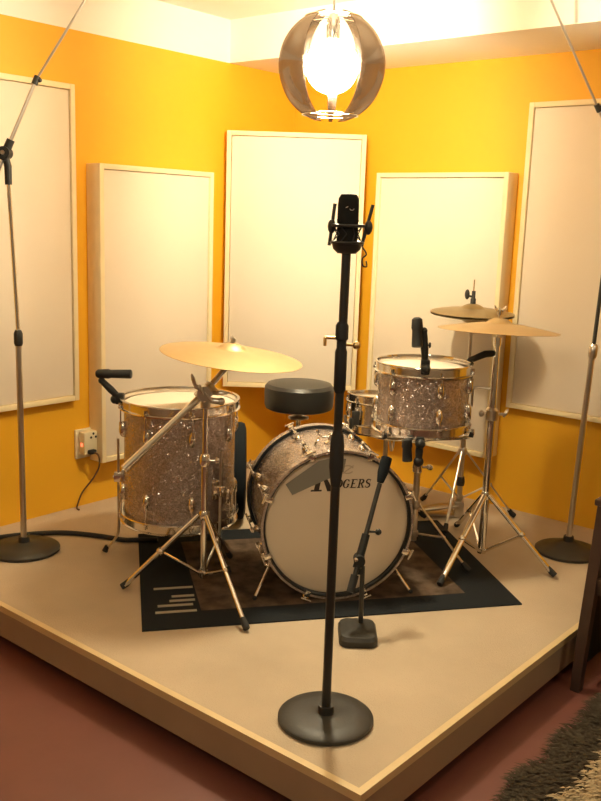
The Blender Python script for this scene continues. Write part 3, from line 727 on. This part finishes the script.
# right boom stand
R1 = V((-.388, -2.016, 0)); s1 = V((-.352, -2.056, 1.735)); cl = V((-.431, -1.984, 1.896)); e1 = V((-.672, -1.829, 2.327)); t1 = V((-.315, -2.09, 1.66))
r = thing('microphone_stand', 'chrome boom microphone stand at the right, on a thick base beside the right wall', 'microphone stand', R1, SG)
b = B(); round_base(b, R1, .142, .050); link('base', b, IRON, r)
b = B(); b.tube([R1 + Z * .05, V((-.372, -2.036, .90))], .0125, 14); link('lower_tube', b, STEEL, r)
b = B(); b.lathe([(0, -.03), (.014, -.03), (.019, -.02), (.019, .02), (.012, .032), (0, .032)], TM((-.371, -2.037, .905), (.012, -.012, 1)), 20); link('clutch', b, STEEL, r)
b = B(); b.tube([V((-.371, -2.037, .92)), s1 - Z * .06], .0085, 12); link('upper_tube', b, BLACKM, r)
b = B(); d = (cl - s1).normalized(); b.tube([s1 - Z * .10, s1 - Z * .02], .0145, 14); b.cyl(s1 - toC * .022, s1 + toC * .028, .024, n=22); b.tube([s1 - d * .03, s1 + d * .05], [.017, .015], 14); link('swivel', b, PLASTIC, r)
b = B(); b.tube([t1, s1, cl], [.0085, .0085, .008], 12); link('boom_tube', b, STEEL, r)
b = B(); b.tube([cl, e1], .0050, 10); link('boom_extension', b, STEEL, r)
b = B(); d = (e1 - cl).normalized(); b.tube([cl - d * .016, cl + d * .016], .0115, 12); b.cyl(cl, cl + rt * .02 + Z * .012, .004); b.ball(cl + rt * .021 + Z * .013, .0065); link('boom_clamp', b, BLACKM, r)
b = B(); b.tube([t1 - (s1 - t1).normalized() * .06, t1], .020, 16); link('counterweight', b, IRON, r)

# kick drum stand and microphone
KB = V((-1.722, -1.842, 0)); J = V((-1.705, -1.822, .275))
r = thing('microphone_stand', 'short black boom microphone stand with small oblong base before the bass drum', 'microphone stand', KB)
Fk = Matrix((rt, -toC, Z)).transposed()
b = B(); pts = []
for sx, sy in ((1, 1), (-1, 1), (-1, -1), (1, -1)):
    a_ = {(1, 1): 0, (-1, 1): 90, (-1, -1): 180, (1, -1): 270}[(sx, sy)]
    for k in range(5):
        A = math.radians(a_ + 90 * k / 4); pts.append((sx * .034 + .032 * math.cos(A), sy * .055 + .032 * math.sin(A)))
R_ = []
for sc, zz in ((.97, 0), (1, .004), (1, .022), (.90, .034), (.6, .040), (.2, .042)): R_.append([b.bm.verts.new(KB + Fk @ V((x * sc, y * sc, zz))) for x, y in pts])
b.rings(R_); link('base', b, IRON, r)
kp = KB + Fk @ V((.012, .030, 0))
b = B(); b.tube([kp + Z * .035, V((J.x + .008, J.y - .01, .25))], .0085, 12); link('tube', b, BLACKM, r)
mb0 = V((-1.572, -1.800, .515)); dirk = (mb0 - J).normalized(); tk = J - dirk * .085
b = B(); b.tube([tk, J, mb0], [.0085, .009, .0085], 12); link('boom', b, BLACKM, r)
b = B(); b.tube([tk - dirk * .03, tk + dirk * .03], .014, 14); link('counterweight', b, RUBBER, r)
b = B(); b.cyl(J - toC * .02, J + toC * .022, .020, n=18); b.tube([J - dirk * .03, J + dirk * .09], [.015, .014], 14); b.tube([V((J.x + .004, J.y - .005, .225)), J], [.013, .016], 14); jn = link('swivel', b, PLASTIC, r)
b = B(); q = J + dirk * .10; b.cyl(q, q + rt * .036, .004); b.ball(q + rt * .040, .0115, n=12); link('knob', b, PLASTIC, jn)
b = B(); b.ball(J + toC * .024 - rt * .012 + Z * .008, .008, n=10); link('screw', b, CHROME, jn)
b = B(); up_ = V((-.50, -.30, .72)); b.tube([mb0 + dirk * .004, mb0 + dirk * .04, mb0 + dirk * .095], [.012, .019, .0195], 16); b.ball(mb0 + dirk * .095, .0195, frame(dirk), (1, 1, .25), 16)
o = link('drum_microphone', b, CASE, None, mb0); tag(o, 'dark stubby microphone at the tip of the short boom before the bass drum', 'microphone', 'microphones clipped close to the drums')

# clip microphones
def clip_mic(label, clampP, knee, head0, head1, rb, clamp_out, fat=1.):
    clampP, knee, head0, head1 = V(clampP), V(knee), V(head0), V(head1)
    r = thing('clip_microphone', label, 'microphone', clampP, 'microphones clipped close to the drums')
    F = frame(clamp_out)
    b = B(); b.box(clampP, (.034, .045 * fat, .034), F, .005); b.ball(clampP + V(clamp_out).normalized() * .020 - Z * .004, .019); link('clamp', b, PLASTIC, r)
    b = B(); b.tube([clampP, clampP + (knee - clampP) * .5, knee], [.012, .0155, .0125], 12); b.ball(knee, .014); link('arm', b, PLASTIC, r)
    d = (head1 - head0)
    b = B(); b.tube([head0, head0 + d * .06, head0 + d * .35, head0 + d * .42, head0 + d * .97, head1], [rb * .6, rb * .95, rb * 1.05, rb * .9, rb, rb * .8], 16); link('capsule', b, PLASTIC, r)
    return r
r = clip_mic('black pencil-shaped microphone lying level over the rim of the floor tom', (-1.795, -.648, .672), (-1.846, -.596, .745), (-1.858, -.575, .772), (-1.768, -.690, .776), .0190, -rt)
r = clip_mic('short black microphone standing upright on the rim of the small tom', (-1.145, -1.690, .872), (-1.140, -1.672, 1.010), (-1.160, -1.650, 1.060), (-1.182, -1.672, .950), .0215, toC, 1.3)
b = B(); q = V((-1.140, -1.672, .955)); b.cyl(q, q + rt * .022, .004); b.ball(q + rt * .026, 1., Matrix((rt, toC, Z)).transposed(), (.005, .010, .012), 10); link('thumb_screw', b, PLASTIC, r)
r = clip_mic('short black microphone hanging under the bottom rim of the small tom', (-1.150, -1.690, .575), (-1.158, -1.694, .500), (-1.198, -1.660, .590), (-1.204, -1.672, .500), .0200, toC, .9)
b = B(); b.ball((-1.158, -1.694, .496), .0205, n=16); link('ball_joint', b, PLASTIC, r)

# ------------------------------------------------------------------ cable on the platform
b = B(); b.tube(spline([(-2.44, -.10, .011), (-2.20, -.13, .011), (-2.05, -.15, .011), (-1.905, -.225, .011), (-1.815, -.305, .011), (-1.745, -.425, .011), (-1.700, -.540, .011), (-1.668, -.585, .013), (-1.60, -.66, .016)]), .0105, 10)
o = link('audio_cable', b, RUBBER, None, (-1.9, -.3, 0)); tag(o, 'thick black cable running along the platform from left base to the rug', 'cable')

# ------------------------------------------------------------------ dark armchair by the platform
AC = V((-1.25, -2.445, FZ))
r = thing('armchair', 'dark stained wooden armchair beside the platform at the right edge', 'chair', V((-.9, -2.8, FZ)))
y0, y1_ = -2.447, -3.02
for yy in (y0, y1_):
    b = B(); R_ = []
    for p, w_ in ((V((-1.245, yy, FZ)), .017), (V((-1.225, yy, .02)), .019), (V((-1.180, yy, .30)), .020), (V((-1.150, yy, .500)), .020)):
        R_.append([b.bm.verts.new(p + V((sx * w_, sy * w_ * .95, 0))) for sx, sy in ((-1, -1), (1, -1), (1, 1), (-1, 1))])
    b.rings(R_); link('front_leg', b, DARKWOOD, r)
    b = B(); R_ = []
    for p in (V((-.60, yy, FZ)), V((-.645, yy, .25)), V((-.60, yy, .50)), V((-.53, yy, .80))):
        R_.append([b.bm.verts.new(p + V((sx * .02, sy * .018, 0))) for sx, sy in ((-1, -1), (1, -1), (1, 1), (-1, 1))])
    b.rings(R_); link('rear_leg', b, DARKWOOD, r)
    b = B(); b.box((-.89, yy, .505), (.60, .050, .024), bevel=.006); link('armrest', b, DARKWOOD, r)
    b = B(); b.box((-.91, yy, .215), (.56, .022, .060), bevel=.003); link('side_rail', b, DARKWOOD, r)
    b = B(); b.box((-.91, yy, .055), (.55, .018, .26), bevel=.003); link('side_panel', b, VINYL, r)
b = B(); b.box((-1.195, (y0 + y1_) / 2, .215), (.022, y0 - y1_ - .03, .06), bevel=.003); link('seat_rail', b, DARKWOOD, r)
b = B(); b.box((-.645, (y0 + y1_) / 2, .215), (.022, y0 - y1_ - .03, .06), bevel=.003); link('seat_rail', b, DARKWOOD, r)
b = B(); b.box((-.92, (y0 + y1_) / 2, .215), (.54, y0 - y1_ - .05, .05), bevel=.015); link('seat', b, VINYL, r)
for zz, xx in ((.74, -.545), (.56, -.585)):
    b = B(); b.box((xx, (y0 + y1_) / 2, zz), (.018, y0 - y1_ - .02, .085), bevel=.004); link('back_slat', b, DARKWOOD, r)

# ------------------------------------------------------------------ light: two added fill lights, behind the camera and to the right, out of view
def area(name, loc, target, size, power, col):
    l = bpy.data.lights.new(name, 'AREA'); l.shape = 'DISK'; l.size = size; l.energy = power; l.color = col
    o = bpy.data.objects.new(name, l); COL.objects.link(o); o.location = loc
    o.rotation_euler = (V(target) - V(loc)).to_track_quat('-Z', 'Y').to_euler(); return o
area('fill_light_right', (-1.6, -4.4, 2.30), (-1.3, -1.2, 1.2), .35, 10, (1, .84, .60))  # unseen fill light, added at the right for a second highlight on the toms
area('fill_light_behind_camera', (-4.6, -2.9, 2.25), (-1.0, -1.0, 1.9), .5, 19, (1, .86, .62))  # unseen fill light, added to lift the upper walls and panels
w = bpy.data.worlds.new('World'); scene.world = w; w.use_nodes = True
w.node_tree.nodes['Background'].inputs[0].default_value = (1, .8, .55, 1); w.node_tree.nodes['Background'].inputs[1].default_value = .02

# ------------------------------------------------------------------ camera
cam = bpy.data.cameras.new('Camera'); co = bpy.data.objects.new('Camera', cam); COL.objects.link(co)
yaw, pitch, roll = math.radians(39.788), math.radians(11.343), math.radians(1.951)
fw = V((math.cos(yaw) * math.cos(pitch), math.sin(yaw) * math.cos(pitch), -math.sin(pitch)))
rg = V((math.sin(yaw), -math.cos(yaw), 0)); up = rg.cross(fw)
r2 = rg * math.cos(roll) + up * math.sin(roll); u2 = up * math.cos(roll) - rg * math.sin(roll)
m = Matrix((r2, u2, -fw)).transposed().to_4x4(); m.translation = V((-4.121, -3.547, 1.42)); co.matrix_world = m
cam.sensor_width = 36; cam.sensor_fit = 'AUTO'; cam.lens = 40.824; cam.clip_start = .05
scene.camera = co
vs = scene.view_settings
vs.view_transform = 'Standard'; vs.look = 'None'; vs.gamma = 1; vs.use_curve_mapping = False; vs.exposure = 0.0
scene.cycles.max_bounces = 10; scene.cycles.diffuse_bounces = 6; scene.cycles.transparent_max_bounces = 16
scene.cycles.caustics_reflective = False; scene.cycles.caustics_refractive = False
scene.cycles.sample_clamp_indirect = 8
